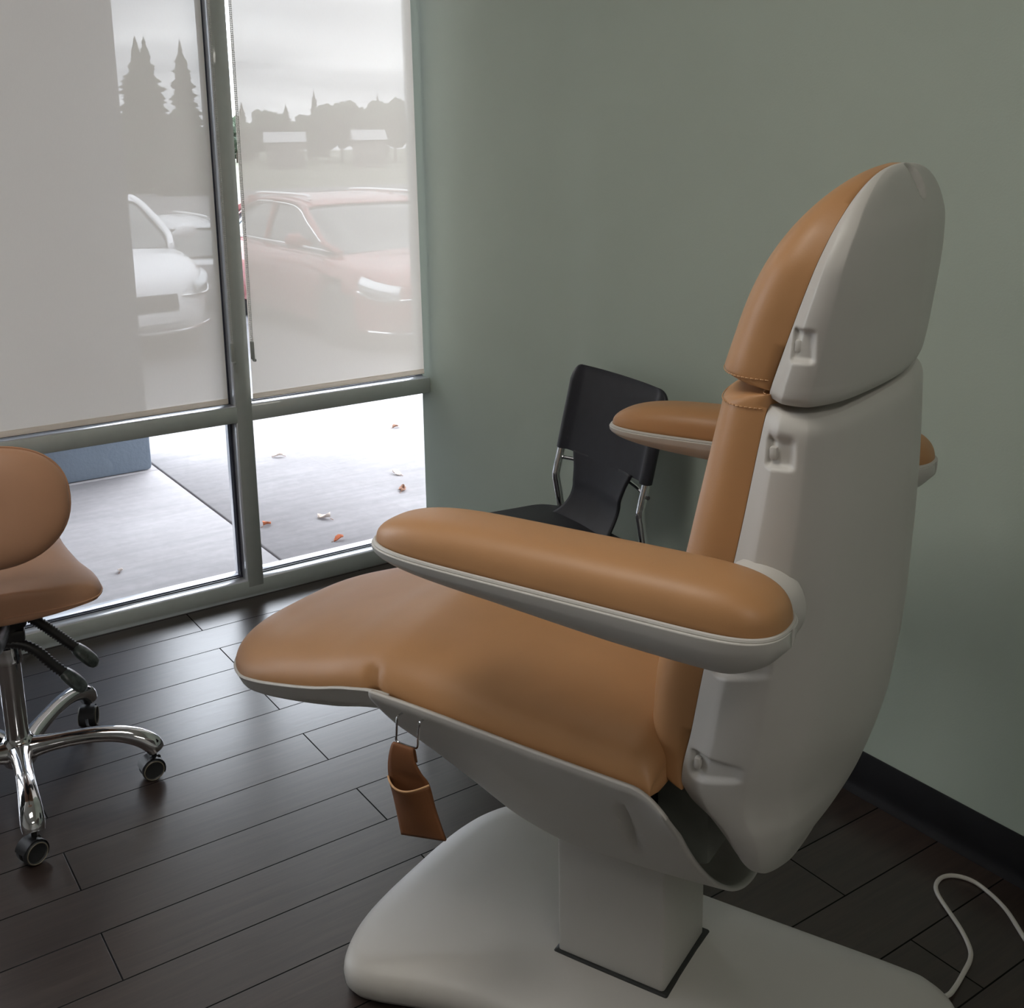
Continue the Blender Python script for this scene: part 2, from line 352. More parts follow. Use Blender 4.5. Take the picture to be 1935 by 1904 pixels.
# ------------------------------------------------------------------ treatment chair (local x = forward, y = its left, z up)
FW2 = np.array([-.40, .9165]); RZ = math.atan2(FW2[1], FW2[0])
chair = empty('treatment_chair', (-.787, -1.995, 0), RZ, 'tan vinyl reclining treatment chair with off-white shell on a wide base', 'treatment chair')
def pillow(u, v0, hw, base, T, n=2.8, ends=(.03, .03), nu=70, nv=41, dent=None, back=.0):
    """cushion: u-stations; hw(u) half width; base(u)->3d frame (origin, out); returns grid"""
    return None
# base
ob_r = [(.470, 0), (.469, .08), (.463, .15), (.448, .21), (.420, .262), (.385, .281), (.34, .274), (.27, .250), (.18, .228), (.08, .217), (0, .215), (-.2, .214), (-.40, .213), (-.455, .203), (-.495, .172), (-.52, .12), (-.53, .06), (-.532, 0)]
out = catmull(ob_r, 6); out = np.vstack([out, [(x, -y) for x, y in out[-2:0:-1]]])
def inset(poly, d):
    n = len(poly); q = []
    for i in range(n):
        t = poly[(i+1) % n]-poly[i-1]; t = t/np.linalg.norm(t); q.append(poly[i]+d*np.array([t[1], -t[0]])*sgn)
    return np.array(q)
area = sum(out[i][0]*out[(i+1) % len(out)][1]-out[(i+1) % len(out)][0]*out[i][1] for i in range(len(out)))
sgn = -1 if area > 0 else 1
rings = []
for d, z in ((.030, .004), (.012, .006), (.002, .020), (0, .036), (.0015, .047), (.006, .056), (.013, .0625), (.024, .068)):
    rings.append([(x, y, z) for x, y in inset(out, d)])
nn = len(out); last = rings[-1]
for s_, z in ((.93, .0725), (.84, .0775), (.72, .081), (.58, .0835), (.4, .0855), (.2, .0868), (.06, .087)):
    rings.append([((x+.03)*s_-.03, y*s_, z) for x, y, _ in last])
b = MB().grid(rings, cv=True); b.f.append(tuple(range(nn))); k = (len(rings)-1)*nn; b.f.append(tuple(range(k, k+nn)))
base = b.build('base', M['shell'], chair, auto=1.2)
# raised dark slab, painted in as the shade of the gap around the column
MB().box(-.106, .103, -.092, .0895, .080, .0885, .004, 3).build('column_gap_shade', M['dark'], chair)
MB().box(-.097, .097, -.083, .083, .082, .40, .006, 3).build('column', M['shell'], chair, auto=.9)
# ---- seat hull (trough)
rimw = interp([(-.30, .28), (-.2, .296), (0, .30), (.2, .299), (.29, .297), (.36, .27), (.42, .2)])
zrimh = interp([(-.3, .585), (-.18, .588), (-.1, .592), (.0, .597), (.28, .609), (.42, .60)])
zkeel = interp([(-.22, .300), (-.1, .288), (.05, .280), (.12, .292), (.2, .335), (.28, .385), (.36, .43), (.42, .50)])
def rear(s):  # rear cut of the hull as a function of |s|
    s = abs(s); return -.214+.020*smoothstep(.0, .9, s)
P = []
for s_ in np.r_[np.linspace(-1, -.86, 14), np.linspace(-.86, .86, 70)[1:-1], np.linspace(.86, 1, 14)]:
    row = []
    for t in np.linspace(0, 1, 70):
        f = rear(s_)+(.30-rear(s_))*t if abs(s_) > .55 else rear(s_)+(.30+.11*(1-(s_/.55)**2)-rear(s_))*t
        hw = rimw(f); zr = zrimh(f); zk = zkeel(f)
        a_ = abs(s_); h = zr-zk-.008
        l = math.copysign(hw*min(1, a_/.96)**.92*(1-.012*max(0, 1-a_)), s_)
        z = zk+h*min(1, a_/.96)**1.74 + (.008*(a_-.96)/.04 if a_ > .96 else 0)
        # rounded rear upper corner
        if a_ > .80: z -= .030*((a_-.80)/.20)**1.2*max(0, 1-t/.11)**2
        # vertical grip recess on each flank
        q = math.hypot((f+.112+.14*(z-.48))/.014, (z-.485)/.072); dd = .011*max(0, 1-q**2.2)
        row.append((f, l-math.copysign(dd, l), z+dd*.6))
    P.append(row)
hull = solidify(MB().grid(P).build('seat_pan', M['shell'], chair), .007, 1); hull.modifiers[0].use_even_offset = False
# ---- leg section pan
hwS = interp([(-.2, .292), (-.1, .295), (.1, .296), (.3, .292), (.45, .285), (.55, .274), (.62, .255), (.675, .222), (.715, .178), (.742, .118), (.756, .06), (.760, .001)])
zrim = interp([(-.2, .588), (-.1, .592), (.0, .597), (.28, .605), (.36, .592), (.43, .572), (.52, .551), (.58, .537), (.65, .521), (.76, .508)])
dep = interp([(.27, .085), (.35, .085), (.5, .078), (.65, .055), (.74, .025), (.762, .006)])
P = []
us = np.r_[np.linspace(.27, .66, 26), .66+.1035*np.sin(np.linspace(0, math.pi/2, 22)[1:])]
for f in us:
    ff = min(f, .7599); hw = hwS(ff)+.003; zr = zrim(ff); d = dep(f); row = []
    for s_ in np.sin(np.linspace(-math.pi/2, math.pi/2, 61)):
        l = hw*s_; z = zr-d*(1-abs(s_)**2.6)**.8-.0145*(1-smoothstep(.93, 1.0, abs(s_)))
        q = math.hypot((f-.43)/.06, (abs(l)-.255)/.02); z += .012*max(0, 1-q*q)
        row.append((f, l, z))
    P.append(row)
solidify(MB().grid(P).build('leg_pan', M['shell'], chair), .006, 1)
# ---- seat cushion
P = []
us = np.r_[-.165+.04*(1-np.cos(np.linspace(0, math.pi/2, 10))), np.linspace(-.125, .60, 60)[1:], .60+.158*np.sin(np.linspace(0, math.pi/2, 34)[1:])]
def seat_row(f):
    ff = min(f, .7595); hw = hwS(ff)-.002; zr = zrim(ff)
    T = interp_T(f); T *= (1-max(0, (f-.60)/.1605)**2.6)**.5 if f > .60 else 1
    T *= (.25+.75*math.sqrt(max(0, 1-((-.125-f)/.0401)**2))) if f < -.125 else 1
    row = []
    for th in np.linspace(0, math.pi, 61):
        c, s_ = math.cos(th), math.sin(th); n = 2.9
        l = hw*math.copysign(abs(c)**(2/n), c); dz_ = .012*smoothstep(.28, .18, f); z = zr-.002-dz_+(T+dz_)*abs(s_)**(2/2.5)
        l += math.copysign(.006*s_**1*max(0, abs(c))**.5, c)*(1-abs(c))*2
        # knee crease on both flanks
        q = math.exp(-((f-.300-.3*(z-zr))/.009)**2)*smoothstep(.80, .99, abs(l)/hw)*(1-smoothstep(.022, .045, z-zr)); l -= math.copysign(.012*q, l)
        # soft hollow across the seat
        z -= .005*math.exp(-((f-.06)/.13)**2)*max(0, 1-(l/.22)**2)
        row.append((f, l, z))
    row += [(f, -hw*.9, zr-.022), (f, 0, zr-.024), (f, hw*.9, zr-.022)]
    return row
interp_T = interp([(-.22, .070), (.1, .074), (.28, .078), (.36, .076), (.5, .070), (.65, .062), (.76, .06)])
for f in us: P.append(seat_row(f))
g = MB().grid(P, cv=True); n6 = len(P[0]); g.f.append(tuple(range(n6))); e = (len(P)-1)*n6; g.f.append(tuple(range(e, e+n6)))
g.build('seat_cushion', M['leather'], chair, auto=1.3)
# ---- backrest shell and cushion
hwB = interp([(.388, .06), (.398, .10), (.418, .155), (.448, .197), (.49, .233), (.53, .250), (.574, .259), (.65, .262), (.9, .262), (1.05, .259), (1.13, .256)])
frB = interp([(.388, -.283), (.418, -.262), (.448, -.257), (.49, -.250), (.53, -.229), (.558, -.199), (.58, -.188), (.66, -.202), (.76, -.219), (.906, -.254), (1.06, -.2805), (1.128, -.292)])
fbB = interp([(.388, -.292), (.40, -.298), (.42, -.306), (.447, -.320), (.485, -.340), (.55, -.366), (.654, -.393), (.8, -.407), (.95, -.410), (1.13, -.402)])
SEC = catmull([(0, .925), (.09, .957), (.17, .988), (.22, .997), (.34, .996), (.45, .985), (.51, .968), (.60, .915), (.70, .835), (.765, .76), (.84, .62), (.92, .41), (.975, .20), (1.0, 0)], 6)
SEC2 = np.vstack([SEC, [(d, -l) for d, l in SEC[-2::-1]]])
def shell_grid(zs, hwf, frf, fbf, zmap=None, dents=(), top_lean=None):
    P = []
    for z in zs:
        hw, fr, fb = hwf(z), frf(z), fbf(z); row = []
        for d, l in SEC2:
            f = fr+(fb-fr)*d; y = hw*l; zz = z+(zmap(z, d) if zmap else 0)
            for (df, dz, wf, wz, amt, sq) in dents:
                # wedge-shaped pocket: steep at the top edge, ramping out to the rear-bottom
                a = (f-df)/wf; c = (zz-dz)/wz
                if abs(a) < 1.5 and abs(c) < 1.5 and abs(l) > .3:
                    e = smoothstep(1.2, .80, c)*smoothstep(1.15, .72, a)      # steep at the top and at the rim side
                    lo = -1.0 if sq else -1.0+.95*max(0, min(1, (.75-a)/1.75))   # lower edge: straight, or rising to the rear
                    e *= smoothstep(lo-.22, lo+.18, c)*(smoothstep(-1.2, -.45, a) if sq else smoothstep(-1.25, -.6, a)*(.45+.55*(a+1.2)/2.2))
                    y -= math.copysign(amt*e, l); f += amt*e*(.35 if d > .45 else 0)
            row.append((f, y, zz))
        P.append(row)
    return P
zs = np.r_[.388+.03*(1-np.cos(np.linspace(0, math.pi/2, 10))), np.linspace(.42, 1.075, 270)[1:], 1.075+.035*np.sin(np.linspace(0, math.pi/2, 9)[1:])]
topcut = lambda z, d: 0
def hwT(z): return hwB(z)-(.010*max(0, (z-1.082)/.028)**3 if z > 1.082 else 0)
def fbT(z): return fbB(z)+(.012*max(0, (z-1.082)/.028)**3 if z > 1.082 else 0)
def zm(z, d): return (z-.8)/.31*(-.010)*math.sin(math.pi*min(1, d*1.0)) if z > .8 else 0
DB = [(-.312, 1.058, .018, .0175, .010, True), (-.271, .770, .038, .017, .010, False), (-.241, .616, .036, .018, .010, False)]
bs = MB().grid(shell_grid(zs, hwT, frB, fbT, zm, DB))
n6 = len(SEC2); bs.f.append(tuple(range(n6))); e = (len(zs)-1)*n6; bs.f.append(tuple(range(e, e+n6)))
# armrest bosses moulded on both flanks are built as domes
back = bs.build('backrest_shell', M['shell'], chair, auto=1.25)
for dz, df in ((1.057, -.302), (.620, -.214)):
    for sg in (1, -1): MB().box(df-.0055, df+.0045, sg*.2475-.006, sg*.2475+.006, dz-.009, dz+.007, .003, 2).build('latch', M['shell'], back)
def back_pillow(name, zs, hwf, frf, Tf, r0, r1, n=3.0, mt='leather', lean=0):
    z0, z1 = zs[0], zs[-1]; P = []
    for z in zs:
        e = 1.0
        if z-z0 < r0: e *= (1-(1-(z-z0)/r0)**2)**.5
        if r1 and z1-z < r1: e *= (1-(1-(z1-z)/r1)**2)**.5
        hw = max(hwf(z)-.004, .0008); T = Tf(z)*max(e, .02); row = []
        for th in np.linspace(0, math.pi, 49):
            c, s_ = math.cos(th), math.sin(th)
            row.append((frf(z)+.001+T*abs(s_)**(2/n), hw*.932*math.copysign(abs(c)**(2/n), c)*(1+.06*s_), z+lean*T*abs(s_)**(2/n)))
        u_ = min(.012, max(0, hw-.09)*.12+.0005); row += [(frf(z)-u_, -hw*.72, z), (frf(z)-u_, 0, z), (frf(z)-u_, hw*.72, z)]
        P.append(row)
    g = MB().grid(P, cv=True); n6 = len(P[0]); g.f.append(tuple(range(n6))); e = (len(P)-1)*n6; g.f.append(tuple(range(e, e+n6)))
    return g.build(name, M[mt], chair, auto=1.3), P
zz = np.r_[.565+.03*(1-np.cos(np.linspace(0, math.pi/2, 10))), np.linspace(.60, 1.105, 50)[1:], 1.105+.018*np.sin(np.linspace(0, math.pi/2, 9)[1:])]
bc, PB = back_pillow('backrest_cushion', zz, lambda z: hwB(max(z, .6)), lambda z: frB(max(z, .6)), interp([(.56, .075), (.62, .086), (.72, .098), (.9, .098), (1.05, .092), (1.13, .088)]), .03, .018)
# headrest
hwH = interp([(1.118, .245), (1.128, .254), (1.16, .257), (1.22, .258), (1.27, .254), (1.31, .238), (1.338, .213), (1.358, .184), (1.375, .142), (1.385, .095), (1.3895, .045), (1.391, .001)])
frH = lambda z: -.291-.322*(z-1.13)
fbH = interp([(1.118, -.392), (1.13, -.400), (1.2, -.408), (1.27, -.412), (1.31, -.412), (1.345, -.405), (1.37, -.396), (1.385, -.386), (1.391, -.379)])
zh = np.r_[1.118+.012*(1-np.cos(np.linspace(0, math.pi/2, 6))), np.linspace(1.13, 1.33, 100)[1:], 1.33+.061*np.sin(np.linspace(0, math.pi/2, 30)[1:])]
DH = [(-.334, 1.189, .0145, .018, .009, True)]
def zmh(z, d): return -.004*math.sin(math.pi*min(1, d)) if z < 1.14 else 0
G = shell_grid(zh, hwH, frH, fbH, zmh, DH)
for row in G:      # finger scoop at the top of the headrest back
    for i, (f, y, z) in enumerate(row):
        q = (y/.021)**2+((z-1.374)/.028)**2
        if q < 1: k_ = (1-q)**.5*smoothstep(.004, .016, frH(z)-f); row[i] = (f+.013*k_, y, z-.006*k_)
hs = MB().grid(G); n6 = len(SEC2); hs.f.append(tuple(range(n6)))
head = hs.build('headrest_shell', M['shell'], chair, auto=1.25)
for sg in (1, -1): MB().box(-.331, -.322, sg*.2425-.006, sg*.2425+.006, 1.179, 1.195, .003, 2).build('latch', M['shell'], head)
zz = np.r_[1.128+.016*(1-np.cos(np.linspace(0, math.pi/2, 8))), np.linspace(1.145, 1.32, 26)[1:], 1.32+.0705*np.sin(np.linspace(0, math.pi/2, 30)[1:])]
def TH(z): return .088*(1-max(0, (z-1.2)/.1915)**2.2)**.75+.010
hc, PH = back_pillow('headrest_cushion', zz, hwH, frH, TH, .016, 0, lean=.02)
# stitched seams
def seam(P, i, name, par, off=.0012, keep=.02, z_off=0):
    row = np.array(P[i][:49]); d = MB()
    L_ = np.r_[0, np.cumsum(np.linalg.norm(np.diff(row, axis=0), axis=1))]
    s_ = .004
    while s_ < L_[-1]-.004:
        pts = [np.array([np.interp(q, L_, row[:, k]) for k in range(3)]) for q in (s_, s_+.0042)]
        pts = [p+np.array([off, math.copysign(off, p[1]), z_off]) for p in pts]
        d.tube(pts, .0007, 5); s_ += .0062
    o = d.build(name, M['pale_thread'], par); return o
seam(PB, len(PB)-9, 'seam_stitching', bc); seam(PB, len(PB)-2, 'seam_stitching', bc, .0006, z_off=.0012); seam(PH, 6, 'seam_stitching', hc)
# ---- armrests
def arm(sg):
    # top-view half width along f; rim height; tray depth
    f0, f1 = -.368, .214
    def hw(f):
        a = (f-f0)/(f1-f0); return .065*max(0, 1-abs((2*a-1))**(6 if a > .5 else 10))**.42*(1-.06*a)
    cx = lambda f: .372-.016*(f-f0)/(f1-f0)
    zr = lambda f: .893+.004*(f-f0)
    dp = interp([(f0, .014), (-.345, .036), (-.30, .052), (-.2, .050), (0, .036), (.12, .026), (.18, .016), (f1, .004)])
    us = f0+(f1-f0)*(.5-.5*np.cos(np.linspace(0, math.pi, 70)))
    tr, pd, lip = [], [], []
    for f in us:
        w = hw(f); c = cx(f); z = zr(f); d = dp(f)
        tr.append([(f, sg*(c+(w+.003)*s_), z-d*(1-abs(s_)**3)**.7-.004*(abs(s_) < .985)) for s_ in np.sin(np.linspace(-math.pi/2, math.pi/2, 41))])
        a = (f-f0)/(f1-f0); T = .054*(1-abs(2*a-1)**(4.5 if a > .5 else 8))**.5*(1.0-.06*a)+.0005
        row = []
        for th in np.linspace(0, math.pi, 41):
            cc, ss = math.cos(th), math.sin(th)
            row.append((f, sg*(c+(w-.002)*math.copysign(abs(cc)**.72, cc)*(1+.03*ss)), z+.001+T*abs(ss)**.72))
        row += [(f, sg*(c-w*.8), z-.004), (f, sg*(c+w*.8), z-.004)]
        pd.append(row)
    t = solidify(MB().grid(tr).build('armrest', M['shell'], chair), .004, 1)
    lp = MB(); pts = [(f, sg*(cx(f)+hw(f)+.001), zr(f)+.001) for f in us]+[(f, sg*(cx(f)-hw(f)-.001), zr(f)+.001) for f in us[-2:0:-1]]
    pts = [pts[0]]+[p for i, p in enumerate(pts[1:]) if True]+[pts[0]]
    lp.tube(pts, .0032, 8, caps=False); lp.build('trim_lip', M['shell'], t)
    g = MB().grid(pd, cv=True); n = len(pd[0]); g.f.append(tuple(range(n))); e = (len(pd)-1)*n; g.f.append(tuple(range(e, e+n)))
    g.build('pad', M['leather'], t, auto=1.4)
    # pivot boss joining the arm to the backrest flank
    h = MB().lathe([(.056, .250), (.054, .259), (.048, .268), (.042, .280), (.037, .315), (.03, .322), (.001, .323)], 40, (-.294, 0, .865), 'y')
    if sg < 0: h.v = [(x, -y, z) for x, y, z in h.v]
    h.build('pivot_boss', M['shell'], t, auto=1.0)
arm(1); arm(-1)
# hinge bracket between seat and back, wire hook, power cord
MB().box(-.200, -.115, -.165, .165, .40, .558, .012, 2).build('hinge_bracket', M['bracket'], chair)
MB().box(-.112, -.02, -.20, .20, .42, .578, .02, 2).build('hinge_cover', M['dark'], chair)
hk = MB()
y_ = .306
hk.tube([(.241, y_-.012, .5855), (.241, y_+.001, .5865), (.2415, y_+.004, .580), (.2425, y_+.005, .560), (.2435, y_+.005, .548), (.236, y_+.005, .5445), (.212, y_+.005, .5445), (.2035, y_+.005, .548), (.202, y_+.005, .562), (.200, y_+.004, .582), (.1995, y_+.001, .5885), (.1995, y_-.012, .5875)], .0017, 8, smooth=4)
hk.build('wire_hook', M['chrome'], chair)
def world_to_chair(p):
    d = np.array(p[:2])-np.array([-.787, -1.995]); f = FW2/np.linalg.norm(FW2); return (d@f, d@np.array([-f[1], f[0]]), p[2])
cordpts = []
for x, y, z in ((-.43, -2.335, .03), (-.385, -2.335, .014), (-.351, -2.327, .006), (-.306, -2.314, .0045), (-.267, -2.301, .0045), (-.242, -2.283, .0045), (-.213, -2.246, .0045), (-.186, -2.2, .0045), (-.164, -2.164, .0045), (-.143, -2.145, .0045), (-.115, -2.138, .0045), (-.091, -2.148, .0045), (-.076, -2.175, .0045), (-.079, -2.211, .0045), (-.098, -2.263, .0045), (-.141, -2.326, .0045), (-.19, -2.40, .0045), (-.25, -2.47, .0045)):
    cordpts.append((x, y, z))
CORD_WORLD = cordpts
MB().tube([world_to_chair(p) for p in cordpts], .0042, 10, smooth=8).build('power_cord', M['white_cord'], chair)
# pouch hanging from the wire hook (its own thing)
def chair_pt(f, l, z):
    a = FW2/np.linalg.norm(FW2); return (-.787+f*a[0]-l*a[1], -1.995+f*a[1]+l*a[0], z)
pouch = empty('strap_pouch', chair_pt(.20, .314, .39), RZ, 'small tan vinyl pouch hanging from a wire hook under the seat edge', 'pouch')
def loc(f, l, z): return (f-.20, l-.311, z-.39)
# back strap: loops over the wire, then a slanted flat sheet down to the tip
strip = [((.2425, .3105, .520), (.2035, .3105, .524)), ((.2415, .3125, .5415), (.2045, .3125, .5425)), ((.2415, .316, .5485), (.2045, .316, .5485)), ((.2435, .3195, .546), (.2030, .3195, .5455)), ((.2480, .3205, .530), (.199, .3205, .530)), ((.2530, .3180, .510), (.190, .3180, .512)), ((.2565, .3130, .487), (.1810, .3130, .496)), ((.250, .3105, .455), (.1735, .3105, .462)), ((.2435, .3095, .420), (.164, .3095, .432)), ((.2385, .309, .392), (.1555, .309, .410))]
A = catmull([list(a)+list(b_) for a, b_ in strip], 6)
G = [[loc(*(a[:3]*(1-t)+a[3:]*t)) for t in np.linspace(0, 1, 9)] for a in A]
solidify(MB().grid(G).build('back_strap', M['pouch'], pouch), .0022, 0)
fr = [((.2575, .322, .4865), (.180, .322, .4955)), ((.2505, .317, .455), (.173, .317, .462)), ((.244, .3135, .420), (.1635, .3135, .432)), ((.2385, .311, .392), (.155, .311, .410))]
A = catmull([list(a)+list(b_) for a, b_ in fr], 6); G = []
for i, a in enumerate(A):
    row = []
    for t in np.linspace(0, 1, 17):
        p = a[:3]*(1-t)+a[3:]*t; k = 1-i/(len(A)-1); p = p+np.array([0, .010*k*math.sin(math.pi*t)-.008*k*(abs(2*t-1))**3, -.008*k*k*math.sin(math.pi*t)]); row.append(loc(*p))
    G.append(row)
fo = solidify(MB().grid(G).build('front_pocket', M['pouch'], pouch), .0022, 0)
MB().tube(G[0], .0016, 6).build('pocket_edge', M['pale_thread'], fo)
# ceiling fixtures
for lx, ly in LAMPS:
    c = empty('ceiling_light', (lx, ly, CEIL), 0, 'recessed ceiling light panel near the %s of the room' % ('window side' if ly > -3 else 'back side'), 'ceiling light', 'ceiling light panels')
    f_ = MB()
    for x0, x1, y0, y1 in ((-.6, .6, -.3, -.26), (-.6, .6, .26, .3), (-.6, -.56, -.26, .26), (.56, .6, -.26, .26)): f_.box(x0, x1, y0, y1, -.02, 0, .003, 1)
    f_.build('frame', M['white_paint'], c); MB().box(-.56, .56, -.26, .26, -.014, -.004).build('diffuser', M['lamp'], c, smooth=False)
# ------------------------------------------------------------------ roller blinds
def blind(x0, x1, zb, side, label, sk=0.0, shown=True):
    # zb: height of the hem
    y = -.013; o = empty('roller_blind', ((x0+x1)/2, y, zb), 0, label, 'blind', 'roller blinds at the window wall')
    h = (x1-x0)/2; H = CEIL-.10-zb; P = []
    for i in range(2):
        P.append([(-h+(sk*t if side else 0), 0, .016+(H-.016)*t) for t in (0, .25, .5, .75, 1)] if i == 0 else [(h-(0 if side else 0)-(.009*t if side else -.004*t), 0, .016+(H-.016)*t) for t in (0, .25, .5, .75, 1)])
    P = [[tuple(np.array(P[0][j])*(1-t)+np.array(P[1][j])*t) for j in range(5)] for t in np.linspace(0, 1, 12)]
    MB().grid(P).build('fabric', M['fabric'], o, smooth=False)
    MB().box(-h, h, -.0035, .0035, 0, .017, .0025, 2).build('hem_bar', M['fabric'], o)
    MB().lathe([(.019, -h), (.019, h)], 20, (0, 0, H+.02), 'x').build('roller_tube', M['white_paint'], o)
    if shown:
        cx, cy = (-h+.002, -.017) if side else (h+.018, -.017)
        ch = MB(); zt = .832-zb; r = random.Random(3)
        for k, dx in enumerate((-.0026, .0026)):
            z = zt
            while z < H:
                bm = bmesh.new(); bmesh.ops.create_icosphere(bm, subdivisions=1, radius=.0021)
                ch.bm(bm, Matrix.Translation((cx+dx+.002*math.sin(z*1.3), cy+(.0012 if k else 0), z))); z += .0058
            ch.tube([(cx+dx+.002*math.sin(q*1.3), cy+(.0012 if k else 0), q) for q in np.linspace(zt, H, 12)], .0006, 5)
        ch.build('bead_chain', M['chain'], o)
        tn = MB(); tn.box(cx-.005, cx+.005, cy-.006, cy+.006, zt-.052, zt+.004, .0025, 2); tn.box(cx-.002, cx+.007, cy-.013, cy+.002, zt-.058, zt-.050, .002, 1)
        tn.build('chain_tensioner', M['tensioner'], o)
    return o
M['hem'] = mat('hem_fabric', (.36, .36, .32), .8, noise=(90, .08))
blind(-.6445, -.030, .652, True, 'beige see-through roller blind in the right window pane beside the green wall', sk=.009)
blind(-1.91, -.7245, .648, False, 'beige see-through roller blind in the left pane, mostly darkened by the pier outside')
for i, (a, b) in enumerate(BAYS[2:]):
    blind(a+.01, b-.012, 2.2, False, ['raised beige roller blind in the pane just beyond the left blind', 'raised beige roller blind in the last pane at the far left'][i], shown=False)
# ------------------------------------------------------------------ saddle stool
stool = empty('saddle_stool', (-1.523, -.737, 0), math.atan2(-.164, .986), 'brown saddle stool with oval backrest and chrome five-star base on casters', 'stool')
# seat: rounded triangle, wide at the rear (y = -), narrow to the front
P = []
hwq = interp([(-.160, .001), (-.1585, .06), (-.153, .115), (-.140, .165), (-.115, .195), (-.08, .203), (-.03, .198), (.06, .172), (.17, .146), (.28, .128), (.33, .10), (.355, .06), (.362, .001)])
us = np.r_[-.1599+.06*(1-np.cos(np.linspace(0, math.pi/2, 20))), np.linspace(-.098, .25, 24)[1:], .25+.1119*np.sin(np.linspace(0, math.pi/2, 20)[1:])]
zb_ = lambda y: .478+.02*smoothstep(0, .3, y)
for y in us:
    w = hwq(y); e = min(1, w/.12)**.5; row = []
    for th in np.linspace(0, math.pi, 37):
        c, s_ = math.cos(th), math.sin(th)
        z = zb_(y)+e*(.052+.018*math.exp(-((y-.05)/.12)**2)*0)*s_**.75
        z += e*.022*math.exp(-(w*c/.09)**2)*s_*smoothstep(-.1, .25, y)
        row.append((w*math.copysign(abs(c)**.75, c), y, z))
    for c in np.linspace(-.985, .985, 9): row.append((w*c, y-(.002 if y < 0 else 0), zb_(y)-.003-.014*e*(1-c*c)**.6))
    P.append(row)
g = MB().grid(P, cv=True); n = len(P[0]); g.f.append(tuple(range(n))); e = (len(P)-1)*n; g.f.append(tuple(range(e, e+n)))
seat = g.build('seat', M['stool_leather'], stool, auto=1.3)
pts = [(-1*math.copysign(1, 1)*0, 0, 0)]
edge = [(hwq(y)*1.002, y, zb_(y)+.001) for y in us]+[(-hwq(y)*1.002, y, zb_(y)+.001) for y in us[-2::-1]]
MB().tube(edge, .0022, 6, caps=False).build('seat_piping', M['stool_leather'], seat)
# oval backrest
P = []; BZ, BY = .738, -.235
for a in np.linspace(-math.pi/2, math.pi/2, 33):
    row = []
    for th in np.linspace(0, 2*math.pi, 56, endpoint=False):
        ca = math.cos(a); r_ = max(abs(ca), 1e-4)**.62
        x = .152*r_*math.copysign(abs(math.cos(th))**.88, math.cos(th)); z = .118*r_*math.copysign(abs(math.sin(th))**.88, math.sin(th)); y = .034*math.sin(a)
        row.append((x, BY+y+1.1*x*x+.15*z, BZ+z-.14*x*0))
    P.append(row)
g = MB().grid(P, cv=True); n = 56; g.f.append(tuple(range(n))); e = 32*n; g.f.append(tuple(range(e, e+n)))
bk = g.build('backrest', M['stool_leather'], stool, auto=1.4)
pip = []
for th in np.linspace(0, 2*math.pi, 57):
    x = .153*math.copysign(abs(math.cos(th))**.88, math.cos(th)); z = .119*math.copysign(abs(math.sin(th))**.88, math.sin(th)); pip.append((x, BY+1.1*x*x+.15*z+.004, BZ+z))
MB().tube(pip, .0024, 6, caps=False).build('backrest_piping', M['stool_leather'], bk)
MB().tube([(0, -.19, .735), (-.01, -.215, .66), (-.015, -.235, .52), (-.015, -.19, .435), (0, -.08, .425), (0, -.02, .425)], [.012]*6, 10, smooth=6, sx=1.8).build('backrest_bracket', M['black_plastic'], stool)
# mechanism, column
mc = MB(); mc.lathe([(.075, .468), (.075, .452), (.052, .430), (.046, .405), (.046, .398)], 28); mc.build('seat_mount', M['dark_brown'] if 'dark_brown' in M else M['black_plastic'], stool)
MB().box(-.055, .040, -.045, .045, .372, .400, .006, 2).build('tilt_mechanism', M['black_plastic'], stool)
MB().lathe([(.014, .30), (.014, .385)], 20).build('gas_piston', M['chrome'], stool)
MB().lathe([(.027, .352), (.028, .345), (.0285, .33), (.030, .325), (.030, .315), (.0245, .312), (.0245, .10), (.030, .098), (.030, .070), (.026, .066)], 28).build('column', M['chrome'], stool)
def lever(pts, nm):
    l = MB(); q = catmull(pts, 10); L_ = np.r_[0, np.cumsum(np.linalg.norm(np.diff(q, axis=0), axis=1))]
    s0 = np.linspace(0, L_[-1], 46); pp = [np.array([np.interp(v, L_, q[:, k]) for k in range(3)]) for v in s0]
    l.tube(pp, [.0132 if i % 2 else .0102 for i in range(len(pp))], 10)
    lv = l.build(nm, M['black_plastic'], stool, auto=.3)
    d = pp[-1]-pp[-4]; d /= np.linalg.norm(d)
    pd = MB(); st_ = [pp[-1]-d*.008+d*v for v in (0, .006, .018, .034, .050, .060, .064)]
    st_ = [p+np.array([0, 0, -.004*(i/6)**2]) for i, p in enumerate(st_)]
    pd.tube(st_, [.010, .0125, .014, .0145, .0135, .010, .004], 16, sx=1.7); pd.build('lever_paddle', M['paddle'], lv)
M['paddle'] = mat('grey_green_sheen_paddle', (.06, .075, .072), .3, noise=(70, .7))  # green-grey reflections on the paddles painted in as mottled colour
lever([(.035, .0, .418), (.06, -.005, .405), (.10, -.012, .366), (.142, -.02, .322)], 'tilt_lever')
lever([(-.03, -.03, .372), (.02, -.035, .368), (.055, -.04, .348), (.088, -.045, .308), (.112, -.05, .282)], 'height_lever')
